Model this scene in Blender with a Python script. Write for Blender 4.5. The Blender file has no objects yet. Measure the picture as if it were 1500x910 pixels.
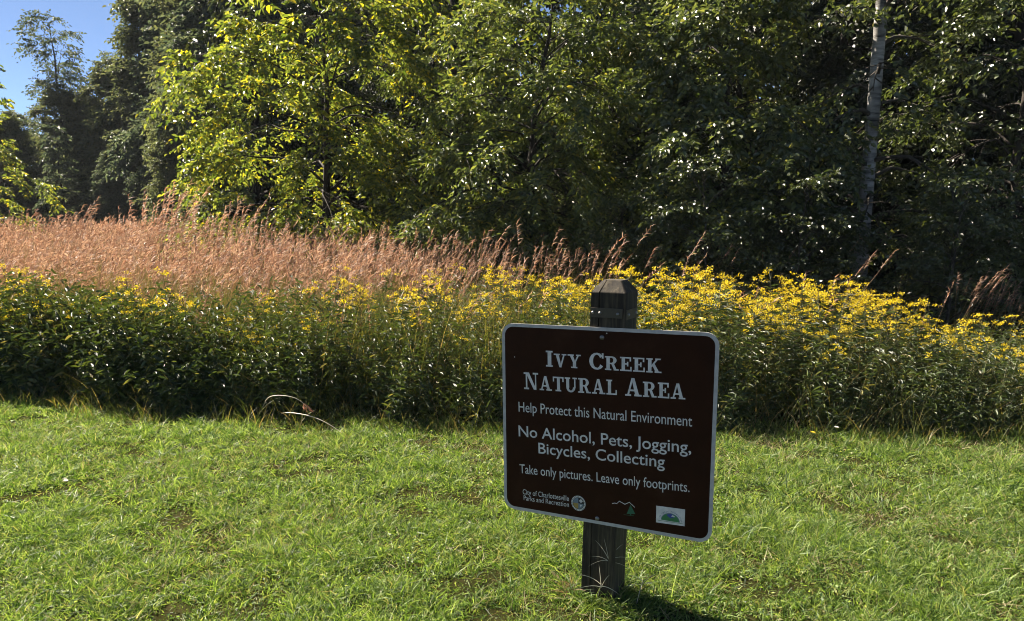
import bpy, math, random
import numpy as np
from mathutils import Vector, Matrix

S = bpy.context.scene
COL = S.collection
rad = math.radians

# ------------------------------------------------------------------ camera, sky, sun, exposure
EYE = 1.5
cam_d = bpy.data.cameras.new("camera")
cam = bpy.data.objects.new("camera", cam_d)
COL.objects.link(cam)
cam.location = (0, 0, EYE)
cam.rotation_euler = (rad(90 - 11.5), 0, 0)
cam_d.sensor_width = 36
cam_d.lens = 1083 / 1500 * 36
cam_d.shift_y = 100 / 1500            # the photograph is the upper part of a taller frame
cam_d.clip_start = 0.05
cam_d.clip_end = 2000
S.camera = cam

SUN_AZ, SUN_EL = rad(-53), rad(42)    # azimuth from +Y towards +X
sun_dir = Vector((math.sin(SUN_AZ) * math.cos(SUN_EL), math.cos(SUN_AZ) * math.cos(SUN_EL), math.sin(SUN_EL)))
W = bpy.data.worlds.new("World")
S.world = W
W.use_nodes = True
wn = W.node_tree
bg = wn.nodes["Background"]
sky = wn.nodes.new("ShaderNodeTexSky")
sky.sky_type = 'NISHITA'
sky.sun_disc = False
sky.sun_elevation = SUN_EL
sky.sun_rotation = SUN_AZ
sky.ozone_density = 3.5
sky.dust_density = 0.0
sky.air_density = 0.4
wn.links.new(sky.outputs[0], bg.inputs[0])
bg.inputs[1].default_value = 0.05
sl = bpy.data.lights.new("sun", 'SUN')
sun = bpy.data.objects.new("sun", sl)
COL.objects.link(sun)
sl.energy = 5.0
sl.angle = rad(0.5)
sl.color = (1.0, 0.96, 0.90)
sun.rotation_euler = sun_dir.to_track_quat('Z', 'Y').to_euler()
S.view_settings.view_transform = 'Standard'
S.view_settings.look = 'None'
S.view_settings.exposure = 2.0
S.view_settings.gamma = 1
S.view_settings.use_white_balance = True      # the camera's own balance, set for the shade
S.view_settings.white_balance_temperature = 7300
S.view_settings.white_balance_tint = 10
S.render.engine = 'CYCLES'
S.cycles.filter_width = 1.0
S.cycles.max_bounces = 6
S.cycles.diffuse_bounces = 3
S.cycles.glossy_bounces = 2
S.cycles.transmission_bounces = 4
S.cycles.sample_clamp_indirect = 4
S.cycles.sample_clamp_direct = 12

# ------------------------------------------------------------------ helpers
def tag(o, label=None, cat=None, group=None, kind=None):
    if label: o['label'] = label
    if cat: o['category'] = cat
    if group: o['group'] = group
    if kind: o['kind'] = kind
    return o

def empty(name, loc=(0, 0, 0), rz=0):
    o = bpy.data.objects.new(name, None)
    COL.objects.link(o)
    o.location = loc
    o.rotation_euler = (0, 0, rz)
    o.empty_display_size = 0.1
    return o

def dup(root, loc, rz=0, scale=1.0):
    r = root.copy(); COL.objects.link(r)
    r.location = loc; r.rotation_euler = (0, 0, rz); r.scale = (scale,) * 3
    for ch in root.children:
        c = ch.copy(); COL.objects.link(c); c.parent = r
        for g in ch.children:
            d = g.copy(); COL.objects.link(d); d.parent = c
    return r

def nrm(a):
    return a / np.maximum(np.linalg.norm(a, axis=-1, keepdims=True), 1e-9)

class MB:
    def __init__(s):
        s.v, s.f, s.n = [], [], 0
    def add(s, v, f, m=0):
        v = np.asarray(v, float).reshape(-1, 3); f = np.asarray(f, int)
        s.v.append(v); s.f.append((f + s.n, m)); s.n += len(v)
    def poly(s, pts, m=0):
        s.add(pts, [list(range(len(pts)))], m)
    def tube(s, pts, rr, sides=6, m=0, cap=True):
        pts = np.asarray(pts, float); n = len(pts)
        rr = np.broadcast_to(np.asarray(rr, float), (n,))
        t = nrm(np.gradient(pts, axis=0))
        ref = np.array([0.31, 0.17, 0.93]) if abs(t[0, 2]) < 0.9 else np.array([0.9, 0.3, 0.1])
        a = nrm(np.cross(t, ref)); b = np.cross(t, a)
        an = np.linspace(0, 2 * np.pi, sides, endpoint=False)
        ring = pts[:, None] + rr[:, None, None] * (a[:, None] * np.cos(an)[None, :, None] + b[:, None] * np.sin(an)[None, :, None])
        i = np.arange(n - 1)[:, None] * sides; j = np.arange(sides)[None]; k = (j + 1) % sides
        f = np.stack([i + j, i + k, i + sides + k, i + sides + j], -1).reshape(-1, 4)
        s.add(ring.reshape(-1, 3), f, m)
        if cap:
            s.poly(ring[-1], m); s.poly(ring[0][::-1], m)
    def box(s, c, h, m=0, R=None):
        c = np.asarray(c, float)
        v = np.array([(x, y, z) for z in (-1, 1) for y in (-1, 1) for x in (-1, 1)], float) * np.asarray(h, float)
        if R is not None: v = v @ R.T
        s.add(v + c, [(0, 2, 3, 1), (4, 5, 7, 6), (0, 1, 5, 4), (2, 6, 7, 3), (1, 3, 7, 5), (0, 4, 6, 2)], m)
    def leaves(s, P, D, N, L, Wd, m=0, fold=0.25, curl=0.12):
        """N leaf blades folded along the midrib: 6 vertices, two quads each"""
        P = np.asarray(P, float); n = len(P)
        if n == 0: return
        D = nrm(D); Sd = nrm(np.cross(D, N)); Nn = np.cross(Sd, D)
        L = np.broadcast_to(np.asarray(L, float), (n,))[:, None]; Wd = np.broadcast_to(np.asarray(Wd, float), (n,))[:, None]
        up = Nn * Wd * fold
        b = P; t = P + D * L - Nn * L * curl
        r1 = P + D * L * .28 + Sd * Wd * .45 + up; l1 = P + D * L * .28 - Sd * Wd * .45 + up
        r2 = P + D * L * .66 + Sd * Wd * .40 + up - Nn * L * curl * .4; l2 = P + D * L * .66 - Sd * Wd * .40 + up - Nn * L * curl * .4
        v = np.stack([b, r1, r2, t, l2, l1], 1).reshape(-1, 3)
        i = np.arange(n)[:, None] * 6
        f = np.concatenate([i + np.array([[0, 1, 2, 3]]), i + np.array([[0, 3, 4, 5]])], 0)
        s.add(v, f, m)
    def strips(s, P, D, L, Wd, B, segs=3, m=0, taper=0.8, face=None):
        """N curved tapered blades: root P, direction D, length L, width Wd, bend vector B at the tip"""
        P = np.asarray(P, float); n = len(P)
        if n == 0: return
        D = nrm(D)
        L = np.broadcast_to(np.asarray(L, float), (n,)); Wd = np.broadcast_to(np.asarray(Wd, float), (n,))
        if face is None:
            face = RNG.normal(size=(n, 3)); face[:, 2] *= .3
        Sd = nrm(np.cross(D, face))
        tt = np.linspace(0, 1, segs + 1)
        rows = []
        for t in tt:
            c = P + D * (L * t)[:, None] + B * (t * t)
            w = (Wd * max(1 - t ** 1.5 * taper if t < 1 else 0.06, .06) * .5)[:, None]
            rows += [c - Sd * w, c + Sd * w]
        v = np.stack(rows, 1).reshape(-1, 3)
        k = 2 * (segs + 1)
        i = np.arange(n)[:, None] * k
        f = np.concatenate([i + np.array([[2 * q, 2 * q + 1, 2 * q + 3, 2 * q + 2]]) for q in range(segs)], 0)
        s.add(v, f, m)
    def build(s, name, mats, parent=None, smooth=False, loc=None):
        me = bpy.data.meshes.new(name)
        v = np.concatenate(s.v)
        loops = np.concatenate([f.ravel() for f, m in s.f])
        cnt = np.concatenate([np.full(len(f), f.shape[1]) for f, m in s.f])
        mi = np.concatenate([np.full(len(f), m) for f, m in s.f])
        me.vertices.add(len(v)); me.vertices.foreach_set("co", v.astype(np.float32).ravel())
        me.loops.add(len(loops)); me.loops.foreach_set("vertex_index", loops.astype(np.int32))
        me.polygons.add(len(cnt))
        me.polygons.foreach_set("loop_start", np.concatenate([[0], np.cumsum(cnt)[:-1]]).astype(np.int32))
        me.polygons.foreach_set("material_index", mi.astype(np.int32))
        me.polygons.foreach_set("use_smooth", np.full(len(cnt), bool(smooth)))
        for mt in (mats if isinstance(mats, (list, tuple)) else [mats]): me.materials.append(mt)
        me.update(calc_edges=True)
        o = bpy.data.objects.new(name, me)
        COL.objects.link(o)
        if parent is not None: o.parent = parent
        if loc is not None: o.location = loc
        return o

RNG = np.random.default_rng(7)
random.seed(7)

# ------------------------------------------------------------------ materials
def new_mat(name):
    m = bpy.data.materials.new(name); m.use_nodes = True
    return m, m.node_tree, m.node_tree.nodes, m.node_tree.links, m.node_tree.nodes["Principled BSDF"]

def ramp_node(nt, cols):
    r = nt.nodes.new("ShaderNodeValToRGB")
    e = r.color_ramp.elements
    while len(e) < len(cols): e.new(0.5)
    for i, c in enumerate(cols):
        if len(c) == 4: e[i].position = c[3]
        else: e[i].position = i / max(1, len(cols) - 1)
        e[i].color = (*c[:3], 1)
    return r

def leaf_mat(name, cols, trans=0.4, rough=0.45, tint=(1.25, 1.2, 0.55), spec=0.5, vary=0.25):
    m, nt, N, L, p = new_mat(name)
    g = N.new("ShaderNodeNewGeometry"); oi = N.new("ShaderNodeObjectInfo")
    r = ramp_node(nt, cols)
    L.new(g.outputs["Random Per Island"], r.inputs[0])
    hsv = N.new("ShaderNodeHueSaturation")
    mr = N.new("ShaderNodeMapRange"); mr.inputs[3].default_value = 1 - vary; mr.inputs[4].default_value = 1 + vary
    L.new(oi.outputs["Random"], mr.inputs[0]); L.new(mr.outputs[0], hsv.inputs["Value"]); L.new(r.outputs[0], hsv.inputs["Color"])
    L.new(hsv.outputs[0], p.inputs["Base Color"])
    p.inputs["Roughness"].default_value = rough
    p.inputs["Specular IOR Level"].default_value = spec
    tr = N.new("ShaderNodeBsdfTranslucent")
    mx = N.new("ShaderNodeMix"); mx.data_type = 'RGBA'; mx.blend_type = 'MULTIPLY'; mx.inputs[0].default_value = 1
    mx.inputs[7].default_value = (*tint, 1)
    L.new(hsv.outputs[0], mx.inputs[6]); L.new(mx.outputs[2], tr.inputs[0])
    ms = N.new("ShaderNodeMixShader"); ms.inputs[0].default_value = trans
    L.new(p.outputs[0], ms.inputs[1]); L.new(tr.outputs[0], ms.inputs[2])
    L.new(ms.outputs[0], N["Material Output"].inputs[0])
    return m

def noise_mat(name, cols, scale=5, stretch=(1, 1, 1), rough=0.9, bump=0.0, detail=6, dist=0.02, spec=0.3):
    m, nt, N, L, p = new_mat(name)
    tc = N.new("ShaderNodeTexCoord"); mp = N.new("ShaderNodeMapping"); mp.inputs[3].default_value = stretch
    no = N.new("ShaderNodeTexNoise"); no.inputs["Scale"].default_value = scale; no.inputs["Detail"].default_value = detail
    no.inputs["Roughness"].default_value = 0.65
    L.new(tc.outputs["Object"], mp.inputs[0]); L.new(mp.outputs[0], no.inputs[0])
    r = ramp_node(nt, cols); L.new(no.outputs[0], r.inputs[0]); L.new(r.outputs[0], p.inputs["Base Color"])
    p.inputs["Roughness"].default_value = rough; p.inputs["Specular IOR Level"].default_value = spec
    if bump:
        b = N.new("ShaderNodeBump"); b.inputs["Strength"].default_value = bump; b.inputs["Distance"].default_value = dist
        L.new(no.outputs[0], b.inputs["Height"]); L.new(b.outputs[0], p.inputs["Normal"])
    return m

def flat_mat(name, col, rough=0.5, metal=0.0, spec=0.5):
    m, nt, N, L, p = new_mat(name)
    no = N.new("ShaderNodeTexNoise"); no.inputs["Scale"].default_value = 40; no.inputs["Detail"].default_value = 4
    r = ramp_node(nt, [tuple(c * .82 for c in col) + (.3,), tuple(min(1, c * 1.1) for c in col) + (.7,)])
    tc = N.new("ShaderNodeTexCoord"); L.new(tc.outputs["Object"], no.inputs[0]); L.new(no.outputs[0], r.inputs[0])
    L.new(r.outputs[0], p.inputs["Base Color"])
    p.inputs["Roughness"].default_value = rough; p.inputs["Metallic"].default_value = metal; p.inputs["Specular IOR Level"].default_value = spec
    return m

M = {}
M['ground'] = noise_mat('soil_and_thatch', [(.012, .013, .005, .3), (.024, .024, .008, .5), (.042, .036, .016, .72)], 3.0, bump=.5, dist=.03, spec=0.0, rough=1)
M['lawn'] = leaf_mat('lawn_blades', [(.016, .042, .009, 0), (.055, .112, .022, .32), (.15, .232, .05, .62), (.265, .335, .11, .93), (.28, .26, .12, .97), (.34, .32, .18, 1)], .5, .5, tint=(1.25, 1.25, .6))
M['dry_blade'] = leaf_mat('dry_blade', [(.16, .12, .06, 0), (.30, .25, .14, .7), (.42, .36, .22, 1)], .3, .6, tint=(1.1, 1, .7))
M['bark'] = noise_mat('dark_bark', [(.018, .014, .011, .3), (.06, .048, .038, .7)], 9, (1, 1, .18), bump=.9, dist=.03)
M['twig'] = noise_mat('twig_bark', [(.03, .025, .02, .3), (.09, .075, .06, .7)], 20)
def birch_mat():
    m, nt, N, L, p = new_mat('pale_bark')
    tc = N.new("ShaderNodeTexCoord"); mp = N.new("ShaderNodeMapping"); mp.inputs[3].default_value = (1.2, 1.2, 7)
    no = N.new("ShaderNodeTexNoise"); no.inputs["Scale"].default_value = 1.6; no.inputs["Detail"].default_value = 7; no.inputs["Roughness"].default_value = .7
    L.new(tc.outputs["Object"], mp.inputs[0]); L.new(mp.outputs[0], no.inputs[0])
    r = ramp_node(nt, [(.03, .028, .025, .36), (.24, .23, .21, .45), (.48, .46, .43, .60)])
    L.new(no.outputs[0], r.inputs[0])
    n2 = N.new("ShaderNodeTexNoise"); n2.inputs["Scale"].default_value = 2.2; n2.inputs["Detail"].default_value = 5
    L.new(tc.outputs["Object"], n2.inputs[0])
    r2 = ramp_node(nt, [(.35, .34, .33, .4), (1, 1, 1, .6)]); L.new(n2.outputs[0], r2.inputs[0])
    mx = N.new("ShaderNodeMix"); mx.data_type = 'RGBA'; mx.blend_type = 'MULTIPLY'; mx.inputs[0].default_value = 1
    L.new(r.outputs[0], mx.inputs[6]); L.new(r2.outputs[0], mx.inputs[7]); L.new(mx.outputs[2], p.inputs["Base Color"])
    p.inputs["Roughness"].default_value = .8
    b = N.new("ShaderNodeBump"); b.inputs["Strength"].default_value = .5; b.inputs["Distance"].default_value = .02
    L.new(no.outputs[0], b.inputs["Height"]); L.new(b.outputs[0], p.inputs["Normal"])
    return m
M['birch'] = birch_mat()
M['leaf_yellowgreen'] = leaf_mat('leaf_yellow_green', [(.05, .085, .014, 0), (.115, .145, .03, .4), (.215, .235, .055, .82), (.40, .34, .035, .95), (.48, .37, .03, 1)], .5, .42, spec=1.0, tint=(1.2, 1.2, .6))
M['leaf_mixed'] = leaf_mat('leaf_mixed', [(.04, .065, .013, 0), (.10, .13, .03, .45), (.19, .22, .06, .92), (.34, .28, .03, 1)], .44, .4, spec=1.0, tint=(1.15, 1.15, .7))
M['leaf_green'] = leaf_mat('leaf_green', [(.03, .048, .014, 0), (.08, .105, .03, .5), (.155, .18, .055, .93), (.26, .23, .04, 1)], .42, .4, spec=1.0, tint=(1.15, 1.15, .7))
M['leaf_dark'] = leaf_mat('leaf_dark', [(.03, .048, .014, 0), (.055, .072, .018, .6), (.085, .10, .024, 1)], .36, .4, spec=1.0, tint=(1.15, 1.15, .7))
M['leaf_wood_shade'] = leaf_mat('leaf_wood_shade', [(.010, .018, .006, 0), (.022, .032, .010, .6), (.05, .058, .018, 1)], .25, .5, spec=.6)  # near-black greens: the wood's deep shade is painted into the leaf colour
M['leaf_far_hazed'] = leaf_mat('leaf_far_hazed', [(.045, .066, .042, 0), (.085, .112, .064, .6), (.14, .155, .09, 1)], .5, .5, tint=(1.1, 1.1, .8))  # lightened and greyed: distance haze painted into the leaf colour
M['leaf_olive_hazed'] = leaf_mat('leaf_olive_hazed', [(.055, .07, .036, 0), (.098, .115, .054, .6), (.15, .15, .07, 1)], .5, .5, tint=(1.1, 1.1, .75))  # olive leaves lifted paler, with distance haze mixed into the colour
M['herb_leaf'] = leaf_mat('herb_leaf', [(.018, .034, .010, 0), (.048, .075, .018, .5), (.095, .125, .03, .92), (.24, .20, .07, 1)], .27, .55, spec=.9)
M['herb_stem'] = leaf_mat('herb_stem', [(.05, .06, .02, 0), (.10, .085, .035, 1)], .1, .6)
M['flower'] = leaf_mat('yellow_floret', [(.44, .31, .015, 0), (.70, .54, .03, .5), (.80, .69, .10, 1)], .38, .6, tint=(1.05, 1, .6), spec=.2, vary=.12)
M['meadow_green'] = leaf_mat('meadow_blade', [(.05, .07, .018, 0), (.09, .105, .026, .6), (.20, .16, .06, .9), (.30, .21, .11, 1)], .4, .5)
M['straw'] = leaf_mat('straw_stalk', [(.16, .10, .05, 0), (.30, .18, .10, .6), (.38, .26, .14, 1)], .2, .6, tint=(1.1, 1, .8))
M['plume'] = leaf_mat('reddish_plume', [(.15, .075, .05, 0), (.35, .20, .135, .5), (.54, .39, .27, 1)], .35, .6, tint=(1.15, 1, .85), spec=.3)
M['dead'] = leaf_mat('dead_stem', [(.45, .38, .28, 0), (.62, .55, .43, 1)], .15, .6, tint=(1, 1, .9))
M['dead_leaf'] = leaf_mat('dead_leaf', [(.30, .14, .08, 0), (.45, .24, .15, 1)], .25, .6, tint=(1.1, 1, .8))

# ------------------------------------------------------------------ terrain
def gz(x, y):
    x = np.asarray(x, float); y = np.asarray(y, float)
    r = np.maximum(0, y - 8) * .0075 * (1 - np.clip((y - 60) / 200, 0, 1))
    return r + .012 * np.sin(x * 1.9 + 1) * np.cos(y * 1.6) + .006 * np.sin(x * 5.1 + y * 3.7)

LE_X = np.array([-30, -9, -4.38, -2.95, -1.8, -.1, 1.46, 3.53, 8, 25.])
LE_Y = np.array([9.5, 7.6, 6.35, 5.85, 5.6, 5.48, 5.32, 5.15, 4.9, 4.4])
def lawn_edge(x):
    x = np.asarray(x, float)
    return np.interp(x, LE_X, LE_Y) + .07 * np.sin(x * 4.3) + .05 * np.sin(x * 9.7 + 1)

def ground():
    mb = MB()
    xs = np.concatenate([[-900, -300, -120], np.linspace(-60, -10, 26), np.linspace(-9.6, 9.6, 97), np.linspace(10, 60, 26), [120, 300, 900]])
    ys = np.concatenate([[-900, -300, -100, -40, -10, -4], np.linspace(-2, 12, 71), np.linspace(13, 70, 58), [120, 300, 1200]])
    X, Y = np.meshgrid(xs, ys)
    Z = gz(X, Y)
    nx = len(xs)
    i, j = np.meshgrid(np.arange(len(ys) - 1), np.arange(nx - 1), indexing='ij')
    a = (i * nx + j).ravel()
    mb.add(np.stack([X, Y, Z], -1).reshape(-1, 3), np.stack([a, a + 1, a + nx + 1, a + nx], -1))
    o = mb.build('ground', M['ground'], smooth=True)
    tag(o, kind='structure')
ground()

def clump(x, y, s=1.0):
    return (np.sin(x * 3.1 * s + 1.3 * np.sin(y * 2.3 * s)) + np.sin(y * 3.7 * s + 1.7 * np.sin(x * 1.9 * s)) + .8 * np.sin((x + y) * 6.3 * s + 2) * np.sin((x - y) * 5.1 * s)) / 2.8

# ------------------------------------------------------------------ lawn
def lawn():
    mb = MB()
    def blades(n, x0, x1, y0, y1, Lm, Wm, segs):
        x = RNG.uniform(x0, x1, n); y = RNG.uniform(y0, y1, n)
        k = (y < lawn_edge(x) + .25) & (np.abs(x) < .76 * y + 1.6)
        c = .8 * clump(x, y, 1.7) + .8 * clump(x + 9, y, 5.0) + .4 * clump(x, y + 5, 11.0)
        k &= RNG.uniform(size=n) < np.clip(.78 + .6 * c, .24, 1)
        x, y, c = x[k], y[k], c[k]; n = len(x)
        a = RNG.uniform(0, 2 * np.pi, n)
        tilt = np.abs(RNG.normal(.55, .38, n))
        D = np.stack([np.cos(a) * np.sin(tilt), np.sin(a) * np.sin(tilt), np.cos(tilt)], -1)
        L = Lm * RNG.lognormal(0, .35, n) * (1 + .6 * c)
        L = np.clip(L, .012, .15)
        B = np.stack([np.cos(a), np.sin(a), -np.ones(n)], -1) * (L * RNG.uniform(.1, .55, n))[:, None]
        mb.strips(np.stack([x, y, gz(x, y) - .004], -1), D, L, Wm * RNG.uniform(.6, 1.5, n), B, segs)
    blades(400000, -4.2, 4.2, 2.0, 3.8, .045, .0040, 2)
    blades(450000, -6.2, 6.0, 3.8, 6.6, .047, .0049, 2)
    blades(16000, -9, 8.5, 3.5, 7.4, .06, .006, 2)
    blades(9000, -5, 5, 2.0, 6.4, .085, .0042, 3)
    n = 520                                        # unmown fringe round the post
    a = RNG.uniform(0, 6.283, n); r = .085 + np.abs(RNG.normal(0, .07, n))
    x = .365 + r * np.cos(a); y = 2.87 + r * np.sin(a); b = RNG.uniform(0, 6.283, n); L = RNG.uniform(.06, .16, n) * np.where(y < 2.8, .75, 1)
    mb.strips(np.stack([x, y, gz(x, y)], -1), np.stack([np.cos(b) * .5, np.sin(b) * .5, np.ones(n)], -1), L, .0045, np.stack([np.cos(b), np.sin(b), -np.ones(n)], -1) * (L * .35)[:, None], 3, (RNG.uniform() > 2) * 1)
    # straw blades in loose patches, and low broad leaves
    n = 60000
    x = RNG.uniform(-5.5, 5.5, n); y = RNG.uniform(2, 6.4, n)
    k = (y < lawn_edge(x)) & (np.abs(x) < .76 * y + .6) & (RNG.uniform(size=n) < np.clip(.25 - .9 * clump(x + 3, y + 1, 1.1), .03, .9))
    x, y = x[k], y[k]; n = len(x); a = RNG.uniform(0, 6.283, n); ti = RNG.uniform(.6, 1.45, n)
    L = RNG.uniform(.03, .08, n)
    mb.strips(np.stack([x, y, gz(x, y) + RNG.uniform(0, .022, n)], -1), np.stack([np.cos(a) * np.sin(ti), np.sin(a) * np.sin(ti), np.cos(ti)], -1), L, .0028, RNG.normal(0, .008, (n, 3)), 2, 1)
    n = 26000
    x = RNG.uniform(-5.5, 5.5, n); y = RNG.uniform(2, 6.4, n)
    k = (y < lawn_edge(x)) & (np.abs(x) < .76 * y + .6) & (clump(x - 5, y + 7, 1.4) > .05)
    x, y = x[k], y[k]; n = len(x); a = RNG.uniform(0, 6.283, n)
    mb.leaves(np.stack([x, y, gz(x, y) + RNG.uniform(.012, .04, n)], -1), np.stack([np.cos(a), np.sin(a), RNG.normal(.1, .3, n)], -1), np.array([0, 0, 1.]) + RNG.normal(0, .3, (n, 3)), RNG.uniform(.012, .022, n), RNG.uniform(.009, .014, n), 0)
    o = mb.build('lawn_grass', [M['lawn'], M['dry_blade']])
    tag(o, kind='stuff')
lawn()

# ------------------------------------------------------------------ trees
def grow_tree(seed, H, R, crown_lo, r0, limbs, leaf_len, leaf_w, mats, full_below=99, lean=(0, 0), sub=7, per_twig=9, twigs=5, shape='round',
              droop=.42, name='tree', sides=10, density=1.0, twig_len=.42, skirt=1.0, wobble=.11, tip=.15, upk=1.0):
    g = np.random.default_rng(seed)
    root = empty(name)
    lm = 1 if len(mats) > 2 else 0
    tb, lb = MB(), MB()
    n = 14
    t = np.linspace(0, 1, n)
    wob = np.cumsum(g.normal(0, wobble, (n, 2)), 0) * H / 14
    tp = np.stack([lean[0] * t * H + wob[:, 0] * t, lean[1] * t * H + wob[:, 1] * t, t * H - .15], -1)
    rr = r0 * (1 - t * .93) ** .85; rr[0] *= 1.35
    tb.tube(tp, rr, sides, 0)
    TP, TD, TS, TO = [], [], [], []
    for i in range(limbs):
        h = crown_lo + (H * .97 - crown_lo) * ((i + g.uniform(0, 1)) / limbs) ** 1.5
        f = (h - crown_lo) / (H - crown_lo)
        if shape == 'round': env = (max(0.0, 1 - (2 * f - .75) ** 2 / 1.7)) ** .6 * (skirt if f < .2 else 1)
        elif shape == 'cone': env = max(.08, 1 - f) ** .8
        else: env = max(.1, 1 - f ** 2.2) * (.55 + .45 * min(1, f * 4))
        ln = R * env * g.uniform(.5, 1.15)
        if ln < .25: ln = .25
        az = i * 2.39996 + g.uniform(-.5, .5)
        base = np.array([np.interp(h, tp[:, 2], tp[:, k]) for k in range(3)])
        up = (g.uniform(.25, 1.1) + .6 * f) * upk
        d = np.array([math.cos(az), math.sin(az), up]); d /= np.linalg.norm(d)
        m = 8; q = np.linspace(0, 1, m)
        side = np.array([-math.sin(az), math.cos(az), 0]) * g.normal(0, .14)
        lp = base + d * ln * q[:, None] + (np.array([0, 0, -droop * ln]) * (1 + .8 * (1 - f)) + side * ln) * (q ** 2)[:, None] + np.cumsum(g.normal(0, .018, (m, 3)), 0) * ln * .8
        rl = max(.010, min(.4 * np.interp(h, tp[:, 2], rr), .022 * ln + .010))
        tb.tube(lp, rl * (1 - .85 * q), 5, lm, cap=False)
        ns = max(3, int(sub * (.5 + .5 * ln / max(R, .1))))
        for k in range(ns):
            u = .22 + tip * .4 + (.78 - tip * .4) * (k + g.uniform(0, 1)) / ns
            b = np.array([np.interp(u, q, lp[:, c]) for c in range(3)])
            tdir = nrm(np.array([np.interp(min(1, u + .1), q, lp[:, c]) - np.interp(max(0, u - .1), q, lp[:, c]) for c in range(3)]))
            sg = 1 if (k % 2) else -1
            sd = np.cross(tdir, (0, 0, 1)); sd = sd / (np.linalg.norm(sd) + 1e-6) * sg
            an = g.uniform(.5, 1.15)
            dd = nrm(tdir * math.cos(an) + sd * math.sin(an) + np.array([0, 0, g.normal(.05, .22)]))
            sl_ = ln * g.uniform(.24, .46) * (1.15 - .55 * u) + .18
            qq = np.linspace(0, 1, 5)
            sp = b + dd * sl_ * qq[:, None] + np.array([0, 0, -droop * .9 * sl_]) * (qq ** 2)[:, None] + np.cumsum(g.normal(0, .02, (5, 3)), 0) * sl_
            if b[2] < full_below + 1: tb.tube(sp, max(.004, rl * .3) * (1 - .75 * qq), 3, lm, cap=False)
            high = b[2] > full_below
            nt_ = max(2, int(round(twigs * density * (.6 + sl_ * .7) * (.3 if high else 1))))
            for w in range(nt_):
                v = tip + (1 - tip) * (w + g.uniform(0, 1)) / nt_
                pb = np.array([np.interp(v, qq, sp[:, c]) for c in range(3)])
                s2 = 1 if (w % 2) else -1
                sdd = np.cross(dd, (0, 0, 1)); sdd = sdd / (np.linalg.norm(sdd) + 1e-6) * s2
                td = dd * g.uniform(.3, .9) + sdd * g.uniform(.3, 1.0) + np.array([0, 0, g.normal(-.05, .3)])
                TP.append(pb); TD.append(td); TS.append(1.5 if high else 1.0); TO.append(d)
    TO = np.array(TO); TO[:, 2] = 0
    TP = np.array(TP); TD = nrm(np.array(TD)); TS = np.array(TS)
    K = len(TP); U = nrm(np.cross(TD, np.array([[0, 0, 1.0]])))
    tl = twig_len * g.uniform(.55, 1.25, K)
    Ps, Ds, Ns, Ls = [], [], [], []
    for j in range(per_twig):
        u = (j + .6) / per_twig
        sgn = 1 if j % 2 else -1
        p = TP + TD * (tl * u)[:, None] + np.array([0, 0, -.38]) * (tl * u * u)[:, None]
        last = (j == per_twig - 1)
        d = TD * (1.0 if last else .55) + U * sgn * (0 if last else .85) + np.array([0, 0, -.42]) + g.normal(0, .3, (K, 3))
        nn = np.array([0, 0, .75]) + TO * .45 + g.normal(0, .5, (K, 3))
        Ps.append(p + g.normal(0, .012, (K, 3))); Ds.append(d); Ns.append(nn); Ls.append(leaf_len * TS * g.uniform(.65, 1.2, K))
    Ls = np.concatenate(Ls)
    lb.leaves(np.concatenate(Ps), np.concatenate(Ds), np.concatenate(Ns), Ls, Ls * leaf_w / leaf_len)
    tb.build('trunk', [mats[0]] + list(mats[2:]), root, smooth=True)
    lb.build('crown', mats[1], root)
    return root

def place(o, x, y, rz=0, s=1.0, sink=0):
    o.location = (x, y, float(gz(x, y)) - sink); o.rotation_euler = (0, 0, rz); o.scale = (s, s, s)
    return o

def edge_tree(seed, x, y, H, R, lo, r0, limbs, ll, lw, mat, label, bark='bark', name='tree', cat='tree', **k):
    k.setdefault('tip', .45)
    o = grow_tree(seed, H, R, lo, r0, limbs, ll * .92, lw * .92, (M[bark], M[mat], M['twig']) if bark == 'birch' else (M[bark], M[mat]), name=name, full_below=k.pop('full_below', 5.6), **k)
    place(o, x, y)
    return tag(o, label, cat)

edge_tree(11, -3.95, 16.0, 6.6, 3.3, .5, .11, 56, .125, .066, 'leaf_yellowgreen', 'yellow-green broadleaf tree whose low boughs overhang the reddish grass', skirt=1.0, sub=11, twigs=7)
edge_tree(12, -1.3, 17.6, 7.4, 2.8, .8, .16, 46, .12, .06, 'leaf_green', 'tall shaded green tree with dark bare limbs standing behind the yellow-green tree', sub=10, twigs=7)
edge_tree(13, .2, 12.9, 5.5, 2.1, .5, .10, 54, .115, .05, 'leaf_mixed', 'tree with hanging bright sprays rising directly above the goldenrod left of the post', sub=10, twigs=9, skirt=.9)
edge_tree(14, 1.9, 15.6, 7.0, 2.2, .9, .11, 44, .10, .055, 'leaf_green', 'slim dark-trunked tree just beyond the sign post', sub=9, twigs=7)
edge_tree(15, 3.25, 11.6, 5.4, 1.8, .8, .09, 52, .105, .062, 'leaf_green', 'leafy green tree with sunlit boughs between the sign post and pale trunk', sub=10, twigs=9)
edge_tree(16, 5.28, 11.3, 15, 1.9, 1.1, .112, 46, .095, .058, 'leaf_green', 'tree with a pale, white-patched trunk at the dark wood edge', bark='birch', lean=(-.012, 0), sub=8, twigs=5, density=1.0, wobble=.012)
edge_tree(17, 7.5, 11.2, 5.4, 2.1, .6, .10, 48, .10, .06, 'leaf_dark', 'dark leafy tree right of the pale white-patched trunk', sub=10, twigs=4)  # darker leaf colour paints shade into this crown for contrast
edge_tree(18, -8.3, 24.5, 8, 2.7, .5, .14, 50, .15, .08, 'leaf_green', 'shaded green tree at the meadow side behind the yellow-green tree', sub=9, twigs=7)

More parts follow.
